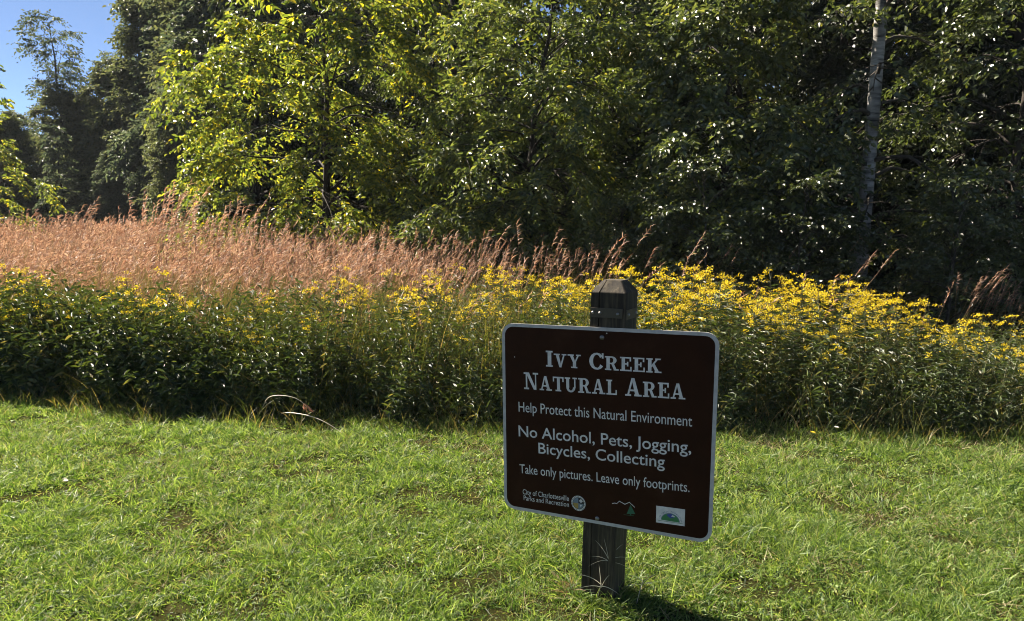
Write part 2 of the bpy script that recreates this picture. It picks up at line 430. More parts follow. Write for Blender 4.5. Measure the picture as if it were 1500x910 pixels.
# shrubs under the trees
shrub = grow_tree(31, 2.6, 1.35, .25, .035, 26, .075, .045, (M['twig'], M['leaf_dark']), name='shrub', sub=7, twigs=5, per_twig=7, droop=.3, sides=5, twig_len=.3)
SHR = 'shaded shrubs under the trees at the wood edge'
spots = [(2.6, 9.9), (3.7, 9.6), (4.1, 10.4), (5.5, 9.3), (6.5, 9.8), (7.4, 9.3), (8.4, 9.0), (1.6, 11.4), (9.4, 9.4), (6.0, 10.2), (.2, 12.2), (-1.4, 13.4)]
for i, (x, y) in enumerate(spots):
    o = shrub if i == 0 else dup(shrub, (0, 0, 0))
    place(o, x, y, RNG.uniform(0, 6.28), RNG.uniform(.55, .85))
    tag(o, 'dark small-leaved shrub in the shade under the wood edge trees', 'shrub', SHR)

# the wood behind
wood = [grow_tree(41, 15, 3.2, .5, .14, 52, .2, .12, (M['bark'], M['leaf_wood_shade']), name='forest_tree', sub=8, twigs=8, per_twig=8, shape='full', full_below=8, sides=7, twig_len=.6),
        grow_tree(42, 17, 3.0, .6, .17, 50, .2, .12, (M['bark'], M['leaf_wood_shade']), name='forest_tree', sub=8, twigs=8, per_twig=8, shape='full', full_below=8, sides=7, twig_len=.6),
        grow_tree(43, 13, 2.8, .3, .12, 50, .19, .11, (M['bark'], M['leaf_wood_shade']), name='forest_tree', sub=8, twigs=8, per_twig=8, shape='full', full_below=8, sides=7, twig_len=.6)]
spots = [(0, 18.5), (2.4, 17), (4.6, 15.5), (6.8, 14.2), (9, 13.6), (11.2, 12.6), (9.6, 11.2), (13.5, 13.5), (-2.6, 22.5), (-6.0, 25.5),
         (-1, 22.5), (2, 21.5), (5, 19.8), (8, 18), (11, 17), (14, 17.5), (17, 16), (-4.6, 28.5), (-1.5, 27), (3, 26), (7, 24.5), (11, 22.5), (15, 22), (19, 21),
         (-9, 29), (-4, 32), (1, 32), (6, 31), (11, 29), (16, 28), (22, 27), (-8.5, 25.5), (-11, 33), (27, 30), (6.9, 16.3), (8.6, 15.4), (5.7, 22), (9.6, 20.2), (-1, 38), (6, 38), (14, 36), (22, 35)]
used = set()
for i, (x, y) in enumerate(spots):
    k = i % 3
    o = wood[k] if k not in used else dup(wood[k], (0, 0, 0))
    used.add(k)
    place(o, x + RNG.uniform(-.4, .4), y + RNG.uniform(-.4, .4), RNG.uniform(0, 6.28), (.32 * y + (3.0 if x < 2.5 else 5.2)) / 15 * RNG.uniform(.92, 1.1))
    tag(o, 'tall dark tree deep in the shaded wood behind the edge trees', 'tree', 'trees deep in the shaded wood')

# far side of the meadow
far = {'a': grow_tree(51, 13.2, 4.6, .6, .2, 64, .23, .14, (M['bark'], M['leaf_far_hazed']), name='far_tree', sub=9, twigs=11, per_twig=9, shape='round', sides=6, twig_len=.9, upk=2.0, tip=.4),
       'b': grow_tree(52, 13.6, 4.0, .6, .2, 64, .23, .125, (M['bark'], M['leaf_olive_hazed']), name='far_tree', sub=9, twigs=11, per_twig=9, shape='round', sides=6, twig_len=.9, upk=2.0, tip=.4),
       'c': grow_tree(53, 14.2, 4.4, 1.5, .17, 46, .2, .11, (M['bark'], M['leaf_far_hazed']), name='far_tree', sub=8, twigs=4, per_twig=7, shape='round', sides=6, twig_len=.8, upk=2.2, tip=.4)}
rows = [('c', -28.8, 50, .98, 'thin airy tree against the blue sky at the far end of the meadow'), ('c', -25.4, 51, .93, 'thin airy tree touching the notch of open sky across the meadow')]
rows += [(k, x, y, z, None) for k, x, y, z in [('a', -38.5, 52, .86), ('b', -35.5, 50, .8), ('a', -33.5, 53, .64), ('b', -31.5, 48, .60), ('a', -29.5, 53, .70), ('b', -27.4, 47.5, .70), ('a', -25.6, 48.5, .74), ('b', -23.6, 46.5, .84),
         ('a', -22, 50, .86), ('b', -20.6, 45.5, .92), ('c', -18.4, 48, 1.1), ('a', -17.6, 43.5, .92), ('b', -15.6, 41, 1.0), ('a', -13.2, 38, .95), ('a', -34.5, 46.5, .40), ('b', -30, 45.5, .42), ('a', -22.5, 43.5, .45), ('a', -18.8, 41.5, .5),
         ('b', -16.2, 37.5, .5), ('a', -28, 57, .72), ('b', -23, 56, .85), ('a', -17, 55, 1.1), ('b', -13, 50, 1.1), ('a', -8, 44, 1.05), ('b', -3, 46, 1.1), ('b', -41.5, 50, .6)]]
first = set()
for k, x, y, s, lab in rows:
    s *= 1.12 if x > -21.5 else (.93 if x > -26.5 else 1.0)
    o = far[k] if k not in first else dup(far[k], (0, 0, 0))
    first.add(k)
    place(o, x, y, RNG.uniform(0, 6.28), s)
    tag(o, lab or {'a': 'broad dusky tree in the treeline closing off the far meadow', 'b': 'olive pointed tree in the treeline closing off the far meadow', 'c': 'thin airy tree in the treeline beside the yellow-green tree'}[k],
        'tree', {'a': 'broad trees across the meadow', 'b': 'pointed trees across the meadow', 'c': 'airy trees across the meadow'}[k])
edge_tree(61, -19.5, 28.5, 8.0, 2.4, .4, .08, 36, .15, .075, 'leaf_yellowgreen', 'small sunlit yellow-green tree standing alone in the reddish meadow', sub=7, twigs=4, name='small_tree', shape='full')
edge_tree(62, -25.2, 43, 6.8, 2.3, .2, .08, 40, .2, .11, 'leaf_far_hazed', 'dense grey-green conical bush in front of the far treeline', sub=7, twigs=4, name='bush', cat='bush', shape='cone')

# ------------------------------------------------------------------ meadow plants
def forest_x(y):
    return np.interp(y, [5, 9, 10.5, 13, 15, 24, 45], [12, 10, 7.5, 2.5, -2.2, -7.5, -14])

def meadow_grass(n, x0, x1, y0, y1, hm, wmul, blades, spk, name, keep=None, front=False):
    mb = MB()
    x = RNG.uniform(x0, x1, n); y = RNG.uniform(y0, y1, n)
    k = (y > lawn_edge(x) + (.15 if front else .7)) & (x < forest_x(y)) & (x > -.76 * y - 3)
    if keep is not None: k &= keep(x, y)
    x, y = x[k], y[k]; n = len(x)
    c = clump(x, y, .45)
    h = hm * (1 + .09 * c + .07 * clump(x, y, 2.1)) * np.clip(RNG.normal(.92, .15, n), .5, 1.32)
    P = np.stack([x, y, gz(x, y) - .01], -1)
    lean = np.stack([.12 + RNG.normal(0, .10, n), RNG.normal(-.02, .10, n), np.ones(n)], -1)
    Bd = np.stack([RNG.normal(.10, .12, n), RNG.normal(-.02, .1, n), -RNG.uniform(0, .06, n)], -1) * h[:, None]
    D = nrm(lean)
    mb.strips(P, D, h, .0042 * wmul, Bd, 3, 0, taper=.5)
    for b in range(blades):
        a = RNG.uniform(0, 6.283, n); ti = RNG.uniform(.1, .5, n)
        d = np.stack([np.cos(a) * np.sin(ti), np.sin(a) * np.sin(ti), np.cos(ti)], -1)
        L = h * RNG.uniform(.35, .8, n)
        o = RNG.normal(0, .05, (n, 3)); o[:, 2] = np.abs(o[:, 2]) * 2
        bb = np.stack([np.cos(a), np.sin(a), -RNG.uniform(.3, 1.2, n)], -1) * (L * RNG.uniform(.1, .5, n))[:, None]
        mb.strips(P + o, d, L, .008 * wmul * RNG.uniform(.6, 1.3, n), bb, 3, 1)
    hasp = RNG.uniform(size=n) < np.clip((y - lawn_edge(x) - .3) / 2.2, .12, .85)
    Pp, Dp, hp, Bp = P[hasp], D[hasp], h[hasp], Bd[hasp]; m = len(Pp)
    pl = RNG.uniform(.14, .27, m)
    sd = np.stack([RNG.normal(.5, .5, m), RNG.normal(0, .5, m), np.zeros(m)], -1)
    for s in range(spk):
        u = 1 - (s / spk) * (pl / hp)
        base = Pp + Dp * (hp * u)[:, None] + Bp * (u * u)[:, None]
        d = Dp * .9 + sd * .55 + RNG.normal(0, .33, (m, 3))
        L = RNG.uniform(.035, .085, m) * (1 + .3 * (wmul - 1))
        mb.strips(base, d, L, .010 * wmul * RNG.uniform(.6, 1.2, m), RNG.normal(0, .012, (m, 3)) + np.array([.01, 0, -.018]), 2, 2, taper=.6)
    o = mb.build(name, [M['straw'], M['meadow_green'], M['plume']])
    tag(o, kind='stuff')
    return o
band = lambda x: np.interp(x, [-9, -5, -2, 0, 2, 5], [1.0, 1.0, 1.6, 2.6, 3.2, 3.2])
meadow_grass(11000, -12, 4, 5.6, 13, 1.24, 1.0, 4, 14, 'meadow_grass', keep=lambda x, y: RNG.uniform(size=len(x)) < np.where(y < lawn_edge(x) + band(x), .6, 1.0) * np.interp(x, [-2.4, -1.2, -.3, .6, 1.4], [1, .62, .36, .2, .05]))
meadow_grass(14000, -36, 1, 12.5, 26, 1.36, 1.7, 3, 9, 'meadow_grass')
meadow_grass(14000, -46, -5, 25, 48, 1.5, 3.0, 2, 6, 'meadow_grass')

def undergrowth():
    mb = MB()
    n = 7000
    x = RNG.uniform(-9.5, 9.5, n)
    y = lawn_edge(x) + .12 + .16 * np.sin(x * 5.3) * np.sin(x * 2.1 + 1) + RNG.beta(1.1, 1.6, n) * np.interp(x, [-9, -4, 0, 3, 9], [1.5, 1.7, 2.6, 3.2, 3.4])
    k = np.abs(x) < .76 * y + 2
    x, y = x[k], y[k]; n = len(x)
    dpt = y - lawn_edge(x)
    h = RNG.uniform(.55, 1.0, n) * (1 + .16 * clump(x, y, .8) + .12 * clump(x, y, 2.6)) * np.clip(.45 + dpt * 1.1, .45, 1.0) * np.interp(x, [-9, -3, 1.6, 2.6, 3.6, 6], [1.05, 1.0, 1, .84, .66, .55])
    P = np.stack([x, y, gz(x, y) - .01], -1)
    D = nrm(np.stack([RNG.normal(0, .14, n), RNG.normal(-.06, .15, n), np.ones(n)], -1))
    B = RNG.normal(0, .05, (n, 3)); B[:, 2] = 0
    mb.strips(P, D, h, .006, B, 2, 0, taper=.4)
    a0 = RNG.uniform(0, 6.283, n)
    for j in range(24):
        u = .03 + .97 * (j + RNG.uniform(0, 1, n)) / 24
        p = P + D * (h * u)[:, None] + B * (u * u)[:, None]
        a = a0 + j * 2.4 + RNG.normal(0, .4, n)
        d = np.stack([np.cos(a), np.sin(a), RNG.normal(.05, .45, n)], -1)
        L = RNG.uniform(.05, .115, n) * (1.15 - .5 * u) * np.interp(x, [-6, -3, -1.5, 1, 9], [1.25, 1.15, .9, .85, .85])
        mb.leaves(p, d, np.array([0, 0, 1.0]) + RNG.normal(0, .35, (n, 3)), L, L * RNG.uniform(.2, .34, n) * np.interp(x, [-6, -3, -1.5, 9], [1.25, 1.2, .85, .8]), 1, curl=.3)
    # thin grass blades rising through the leafy stems
    m = 16000
    x = RNG.uniform(-9.5, 9, m); y = lawn_edge(x) - .22 + RNG.beta(1, 1.9, m) * 2.4
    L = RNG.uniform(.15, .95, m) * np.clip(.32 + (y - lawn_edge(x)), .22, 1)
    a = RNG.uniform(0, 6.283, m)
    d = np.stack([np.cos(a) * .25, np.sin(a) * .25, np.ones(m)], -1)
    bb = np.stack([np.cos(a), np.sin(a), -RNG.uniform(.2, 1, m)], -1) * (L * RNG.uniform(.1, .5, m))[:, None]
    mb.strips(np.stack([x, y, gz(x, y)], -1), d, L, RNG.uniform(.004, .008, m), bb, 3, 2)
    m = 9000                                       # tall green grass mingling with the leafy stems
    x = RNG.uniform(-9, .9, m); y = lawn_edge(x) + .35 + RNG.beta(1.2, 1.3, m) * 3.0
    L = RNG.uniform(.7, 1.15, m)
    a = RNG.uniform(0, 6.283, m)
    d = np.stack([np.cos(a) * .14 + .05, np.sin(a) * .14, np.ones(m)], -1)
    bb = np.stack([np.cos(a), np.sin(a), -RNG.uniform(.1, .8, m)], -1) * (L * RNG.uniform(.05, .3, m))[:, None]
    mb.strips(np.stack([x, y, gz(x, y)], -1), d, L, RNG.uniform(.004, .0075, m), bb, 3, 2)
    o = mb.build('undergrowth', [M['herb_stem'], M['herb_leaf'], M['meadow_green']])
    tag(o, kind='stuff')
undergrowth()

def goldenrod(seed, h, nb, spread):
    g = np.random.default_rng(seed)
    root = empty('goldenrod')
    q = np.linspace(0, 1, 7)
    bend = np.array([g.normal(0, .07), g.normal(0, .07), 0])
    sp = np.stack([0 * q, 0 * q, q * h - .02], -1) + bend * (q ** 2)[:, None]
    sb, lb, fb = MB(), MB(), MB()
    sb.tube(sp, .0045 * (1 - .6 * q), 4)
    n = 30
    u = np.linspace(.22, .9, n) + g.uniform(-.01, .01, n)
    p = np.stack([np.interp(u, q, sp[:, c]) for c in range(3)], -1)
    a = np.arange(n) * 2.4 + g.normal(0, .3, n)
    L = .135 * (1.1 - .75 * u) * g.uniform(.8, 1.2, n) + .02
    lb.leaves(p, np.stack([np.cos(a), np.sin(a), g.normal(.3, .3, n)], -1), np.array([0, 0, 1.]) + g.normal(0, .25, (n, 3)), L, L * .26, curl=.35)
    for k in range(nb):
        v = g.uniform(.74, .97); b = np.array([np.interp(v, q, sp[:, c]) for c in range(3)])
        az = g.uniform(0, 6.283); rr = spread * math.sqrt(g.uniform(.05, 1))
        top = sp[-1] + np.array([rr * math.cos(az), rr * math.sin(az), -.9 * rr * rr / spread + g.normal(0, .025)])
        if k > nb * .72:
            top = b + np.array([math.cos(az) * spread * .9, math.sin(az) * spread * .9, .05 - g.uniform(0, .12)])
        mid = (b + top) / 2 + np.array([math.cos(az), math.sin(az), -.3]) * rr * .2
        fb.tube([b, mid, top], [.002, .0018, .0012], 3, 1, cap=False)
        m = int(g.integers(14, 26))
        c = top + g.normal(0, 1, (m, 3)) * np.array([.015, .015, .007])
        d = g.normal(0, 1, (m, 3)) + np.array([0, 0, .5])
        fb.leaves(c, d, np.array([0, 0, 1.]) + g.normal(0, .5, (m, 3)), g.uniform(.010, .02, m), g.uniform(.007, .012, m), fold=.1)
    sb.build('stem', M['herb_stem'], root)
    lb.build('leaves', M['herb_leaf'], root)
    fb.build('flower_head', [M['flower'], M['herb_stem']], root)
    return root

gold = [goldenrod(70 + i, 1.0 + .03 * (i % 3), [10, 14, 8, 16, 12, 6][i], [.12, .15, .10, .17, .13, .08][i]) for i in range(6)]
def scatter_gold(n, x0, x1, d0, d1, smin, smax, group, label, flag=set()):
    c = 0
    while c < n:
        x = RNG.uniform(x0, x1); d = d0 + (d1 - d0) * RNG.beta(1.1, 1.3)
        y = float(lawn_edge(x)) + d
        if abs(x) > .72 * y + .8: continue
        k = int(RNG.integers(0, 6))
        o = gold[k] if k not in flag else dup(gold[k], (0, 0, 0))
        flag.add(k)
        place(o, x, y, RNG.uniform(0, 6.283), RNG.uniform(smin, smax) * min(1, .72 + d * .35) * float(np.interp(x, [.9, 1.8, 2.4, 3.2, 3.8, 4.4], [1, 1.03, .98, .92, .84, .74])))
        tag(o, label, 'wildflower', group)
        c += 1
scatter_gold(128, .9, 3.5, .3, 2.6, .7, 1.14, 'goldenrods behind the sign post side', 'yellow-topped goldenrod in the thick bank between sign and pale trunk')
scatter_gold(28, 3.2, 4.9, .3, 1.9, .62, 1.05, 'short goldenrods by the dark wood', 'short yellow goldenrod beside dry reddish stalks at the dark wood')
scatter_gold(74, -2.3, .9, .4, 3.0, .6, 1.12, 'goldenrods before the hanging tree', 'goldenrod in the yellow drift between the sign and reddish grass')
scatter_gold(24, -5.2, -2.2, .25, 1.6, .68, 1.14, 'scattered goldenrods before the reddish grass', 'scattered goldenrod standing out of the leafy meadow edge below reddish grass')

# tall reddish grass tufts that stand above the meadow
def tall_tuft(seed, h, n):
    g = np.random.default_rng(seed)
    root = empty('grass_tuft')
    sb, lb = MB(), MB()
    P = np.zeros((n, 3)); P[:, :2] = g.normal(0, .09, (n, 2))
    L = h * g.uniform(.75, 1.05, n)
    D = nrm(np.stack([g.normal(.06, .09, n), g.normal(0, .09, n), np.ones(n)], -1))
    B = np.stack([g.normal(.16, .1, n), g.normal(0, .08, n), -g.uniform(0, .06, n)], -1) * L[:, None]
    sb.strips(P, D, L, .006, B, 4, taper=.55)
    m = n * 4
    a = g.uniform(0, 6.283, m); bl = h * g.uniform(.3, .65, m)
    Pb = np.repeat(P, 4, 0)
    lb.strips(Pb, np.stack([np.cos(a) * .4, np.sin(a) * .4, np.ones(m)], -1), bl, .009, np.stack([np.cos(a), np.sin(a), -np.ones(m) * .9], -1) * (bl * .35)[:, None], 3)
    sb.build('stalk', M['straw'], root); lb.build('blades', M['meadow_green'], root)
    for i in range(n):
        fb = MB(); k = 26
        u = 1 - np.arange(k) / k * .22
        base = P[i] + D[i] * (L[i] * u)[:, None] + B[i] * (u * u)[:, None]
        d = D[i] + np.array([.45, 0, 0]) + g.normal(0, .38, (k, 3))
        fb.strips(base, d, g.uniform(.04, .1, k), .010 * g.uniform(.6, 1.3, k), np.tile([.02, 0, -.03], (k, 1)), 2, taper=.6)
        fb.build('plume', M['plume'], root)
    return root
tufts = [tall_tuft(90 + i, 1.9, 10 + 3 * i) for i in range(3)]
tl = [(px, yy, hh) for px, yy, hh in [(190, 12, 1.98), (212, 12.6, 2.1), (235, 12, 2.0), (265, 12.8, 1.95), (300, 13, 1.9), (335, 12.5, 1.85), (365, 12, 1.75), (75, 14, 1.95), (400, 11.5, 1.5), (520, 11, 1.42), (480, 11.5, 1.45)]]
cnt = 0
for px, yy, hh in tl:
    k = cnt % 3; o = tufts[k] if cnt < 3 else dup(tufts[k], (0, 0, 0)); cnt += 1
    place(o, (px - 750) / 1083 * (yy - 2), yy - 2, RNG.normal(0, .3), hh / 1.9)
    tag(o, 'tall reddish grass tuft standing above the meadow near the yellow-green tree', 'grass tuft', 'tall grass tufts above the meadow')
for px, yy, hh in [(612, 11.2, 1.2), (642, 10.9, 1.28), (676, 11.3, 1.22), (727, 10.8, 1.15), (852, 10.4, 1.2)]:
    k = cnt % 3; o = dup(tufts[k], (0, 0, 0)); cnt += 1
    place(o, (px - 750) / 1083 * yy, yy, RNG.normal(0, .3), hh / 2.0)
    tag(o, 'reddish plumed grass tuft behind the yellow drift beside the sign post', 'grass tuft', 'plumed tufts behind the yellow drift')
for px, yy, hh in [(1402, 8.4, 1.15), (1446, 8.6, 1.05), (1474, 8.4, .95)]:
    k = cnt % 3; o = dup(tufts[k], (0, 0, 0)); cnt += 1
    place(o, (px - 750) / 1083 * yy, yy, RNG.normal(0, .3), hh / 2.0)
    tag(o, 'dry reddish grass tuft among short goldenrods before the dark wood', 'grass tuft', 'dry tufts before the dark wood')

# ------------------------------------------------------------------ the sign
O = Vector((-.0371, 2.7403, 1.1545)); UX = Vector((.88364, -.46780, .01825)); VD = Vector((.01097, -.01829, -.99977))
SW, SH = .8, .7211
ZN = UX.cross(-VD).normalized()
MS = Matrix(((UX.x, -VD.x, ZN.x, O.x), (UX.y, -VD.y, ZN.y, O.y), (UX.z, -VD.z, ZN.z, O.z), (0, 0, 0, 1)))
base = Vector((.333, 2.62, .1301))    # foot of the post in the board's own units
KS = 1.095                            # real size of those units: the board is 0.88 m wide
sign = empty('park_sign', (base.x * KS, base.y * KS, 0))
sign.scale = (KS,) * 3
tag(sign, 'dark brown park notice board with pale lettering on a square wooden post', 'sign')

def wood_mat(name):
    m, nt, N, L, p = new_mat(name)
    tc = N.new("ShaderNodeTexCoord"); mp = N.new("ShaderNodeMapping"); mp.inputs[3].default_value = (28, 28, 1.6)
    no = N.new("ShaderNodeTexNoise"); no.inputs["Scale"].default_value = 2.2; no.inputs["Detail"].default_value = 8; no.inputs["Roughness"].default_value = .7
    L.new(tc.outputs["Object"], mp.inputs[0]); L.new(mp.outputs[0], no.inputs[0])
    r = ramp_node(nt, [(.012, .008, .004, .30), (.042, .031, .016, .5), (.15, .12, .075, .72)])
    n2 = N.new("ShaderNodeTexNoise"); n2.inputs["Scale"].default_value = 9; n2.inputs["Detail"].default_value = 5
    L.new(tc.outputs["Object"], n2.inputs[0])
    r2 = ramp_node(nt, [(.55, .5, .42, .35), (1, 1, 1, .65)]); L.new(n2.outputs[0], r2.inputs[0])
    mx = N.new("ShaderNodeMix"); mx.data_type = 'RGBA'; mx.blend_type = 'MULTIPLY'; mx.inputs[0].default_value = 1
    L.new(no.outputs[0], r.inputs[0]); L.new(r.outputs[0], mx.inputs[6]); L.new(r2.outputs[0], mx.inputs[7]); L.new(mx.outputs[2], p.inputs["Base Color"])
    b = N.new("ShaderNodeBump"); b.inputs["Strength"].default_value = .7; b.inputs["Distance"].default_value = .004
    L.new(no.outputs[0], b.inputs["Height"]); L.new(b.outputs[0], p.inputs["Normal"])
    p.inputs["Roughness"].default_value = .85
    return m
def panel_mat():
    m, nt, N, L, p = new_mat('brown_panel')
    tc = N.new("ShaderNodeTexCoord")
    no = N.new("ShaderNodeTexNoise"); no.inputs["Scale"].default_value = 6; no.inputs["Detail"].default_value = 8; no.inputs["Roughness"].default_value = .7
    L.new(tc.outputs["Object"], no.inputs[0])
    r = ramp_node(nt, [(.024, .0072, .0024, .30), (.033, .0098, .0030, .55), (.055, .021, .010, .82)])
    L.new(no.outputs[0], r.inputs[0]); L.new(r.outputs[0], p.inputs["Base Color"])
    mr = N.new("ShaderNodeMapRange"); mr.inputs[3].default_value = .5; mr.inputs[4].default_value = .75
    L.new(no.outputs[0], mr.inputs[0]); L.new(mr.outputs[0], p.inputs["Roughness"]); p.inputs["Specular IOR Level"].default_value = .1
    return m
M['post'] = wood_mat('weathered_post_wood'); M['panel'] = panel_mat()
M['white'] = flat_mat('sign_white', (.70, .66, .60), .6, spec=.3)
M['border'] = flat_mat('sign_border', (.50, .47, .43), .55, spec=.3)
M['strap'] = flat_mat('rusty_strap', (.09, .075, .05), .6, metal=.5)
M['zinc'] = flat_mat('zinc_bolt', (.25, .24, .22), .45, metal=.9)
M['green'] = flat_mat('print_green', (.04, .22, .07), .6); M['pine'] = flat_mat('print_pine', (.02, .14, .07), .6)
M['blue'] = flat_mat('print_blue', (.04, .07, .30), .6); M['ochre'] = flat_mat('print_ochre', (.40, .26, .06), .6)
M['steel'] = flat_mat('print_slate', (.17, .22, .25), .6); M['black'] = flat_mat('print_black', (.015, .015, .015), .6)

# post: local frame with x along the sign, y away from the viewer, z up
PX = Vector((UX.x, UX.y, 0)).normalized(); PY = Vector((-PX.y, PX.x, 0))
axis = Vector((.012, .006, 1)).normalized()
PW = .128
pc0 = Vector((O.x, O.y, 0)) + PX * .385 + PY * (.004 + PW / 2)
pc0 = pc0 + Vector((VD.x, VD.y, 0)) * 1.0
def post():
    mb = MB()
    h = PW / 2
    sec = [(-h, -h), (-h + .030, -h), (-h + .0325, -h + .012), (-h + .035, -h), (h - .006, -h), (h, -h + .006), (h, h - .006), (h - .006, h), (-h + .006, h), (-h, h - .006)]
    zs = [-.15, .3, .6, .9, 1.2815, 1.2845, 1.324]
    sc = [1, 1, 1, 1, 1, .985, .53]
    n = len(sec)
    V = []
    for z, s in zip(zs, sc):
        for (a, b) in sec:
            w = .0012 * math.sin(z * 9 + a * 50)
            V.append(pc0 + axis * z + PX * (a * s + w) + PY * ((b * s if z < 1.3 else b * s) + w) - base)
    V = np.array([tuple(v) for v in V])
    F = [(r * n + i, r * n + (i + 1) % n, (r + 1) * n + (i + 1) % n, (r + 1) * n + i) for r in range(len(zs) - 1) for i in range(n)]
    mb.add(V, F)
    mb.poly(V[-n:])
    p = mb.build('post', M['post'], sign)
    R = np.array([tuple(PX), tuple(PY), tuple(axis)]).T
    for face in (0, 1):
        sb = MB(); bb = []
        if face == 0:
            c = pc0 + axis * 1.213 + PY * (-h - .0022) + PX * -.004; hs = (.0585, .002, .0165)
            bolts = [(-.048, 0), (-.022, -.001), (.043, -.002)]
        else:
            c = pc0 + axis * 1.208 + PX * (h + .0022) + PY * -.002; hs = (.002, .056, .0165)
            bolts = [(-.04, 0), (.04, 0)]
        sb.box(tuple(c - base), hs, 0, R)
        st = sb.build('metal_strap', M['strap'], p)
        for (a, b) in bolts:
            nb = MB()
            q = np.linspace(0, 1, 4)
            dv = -PY if face == 0 else PX
            al = PX if face == 0 else PY
            cc = c + al * a + axis * b + dv * .002 - base
            nb.tube([tuple(cc + dv * t) for t in (0, .002, .0045, .0055)], [.006, .006, .0045, .002], 8)
            nb.build('bolt', M['zinc'], p, smooth=True)
post()

def rrect(w, h, r, inset=0, n=8):
    pts = []
    r2 = max(r - inset, .004)
    for cx, cy, a0 in ((w - r, -r, 90), (r, -r, 90), (r, -(h - r), 180), (w - r, -(h - r), 270)):
        pass
    for cx, cy, a0 in ((w - r, -r, 0), (r, -r, 90), (r, -h + r, 180), (w - r, -h + r, 270)):
        for k in range(n + 1):
            a = rad(a0 + 90 * k / n)
            pts.append((cx + r2 * math.cos(a), cy + r2 * math.sin(a)))
    return pts
panel = None
def build_panel():
    global panel
    mb = MB()
    o2 = rrect(SW, SH, .045)
    n = len(o2)
    mb.poly([(x, y, 0) for x, y in o2]); mb.poly([(x, y, -.003) for x, y in o2][::-1])
    v = [(x, y, 0) for x, y in o2] + [(x, y, -.003) for x, y in o2]
    mb.add(v, [(i, i + n, (i + 1) % n + n, (i + 1) % n) for i in range(n)])
    panel = mb.build('panel', M['panel'], sign)
    panel.matrix_local = Matrix.Translation(-base) @ MS
    b = MB()
    e0 = rrect(SW + .001, SH + .001, .0455); i0 = rrect(SW, SH, .045, .0118)
    v = [(x - .0005, y + .0005, .0007) for x, y in e0] + [(x, y, .0007) for x, y in i0] + [(x - .0005, y + .0005, -.0032) for x, y in e0]
    b.add(v, [(i, (i + 1) % n, (i + 1) % n + n, i + n) for i in range(n)])
    b.add([v[k] for k in range(n)] + [v[k + 2 * n] for k in range(n)], [(i, i + n, (i + 1) % n + n, (i + 1) % n) for i in range(n)])
    b.build('border', M['border'], panel)
build_panel()

def font_mesh(txt, off=0.012):
    cu = bpy.data.curves.new('lettering_curve', 'FONT')
    cu.body = txt; cu.size = 1.0; cu.offset = off; cu.resolution_u = 4; cu.fill_mode = 'FRONT'
    ob = bpy.data.objects.new('lettering_curve', cu); COL.objects.link(ob)
    dg = bpy.context.evaluated_depsgraph_get(); dg.update()
    me = ob.evaluated_get(dg).to_mesh()
    v = np.array([tuple(q.co) for q in me.vertices]); f = [list(p.vertices) for p in me.polygons]
    ob.evaluated_get(dg).to_mesh_clear()
    bpy.data.objects.remove(ob); bpy.data.curves.remove(cu)
    return v, f

def text_line(mb, txt, x0, y0, x1, y1, cap, z=.0009, off=.002, m=0):
    """a line of text from (x0,y0) to (x1,y1) on the panel (y measured down), capitals cap high"""
    v, f = font_mesh(txt, off)
    capv, _ = font_mesh('H', 0)
    s = cap / np.ptp(capv[:, 1]); vx = v[:, 0] - v[:, 0].min()
    ln = math.hypot(x1 - x0, y1 - y0); sx = ln / vx.max()
    d = np.array([(x1 - x0) / ln, -(y1 - y0) / ln]); e = np.array([-d[1], d[0]])
    p = np.array([x0, -y0]) + np.outer(vx * sx, d) + np.outer(v[:, 1] * s, e)
    n0 = mb.n
    mb.v.append(np.column_stack([p, np.full(len(p), z)])); mb.n += len(p)
    for k in set(len(q) for q in f):
        mb.f.append((np.array([q for q in f if len(q) == k]) + n0, m))

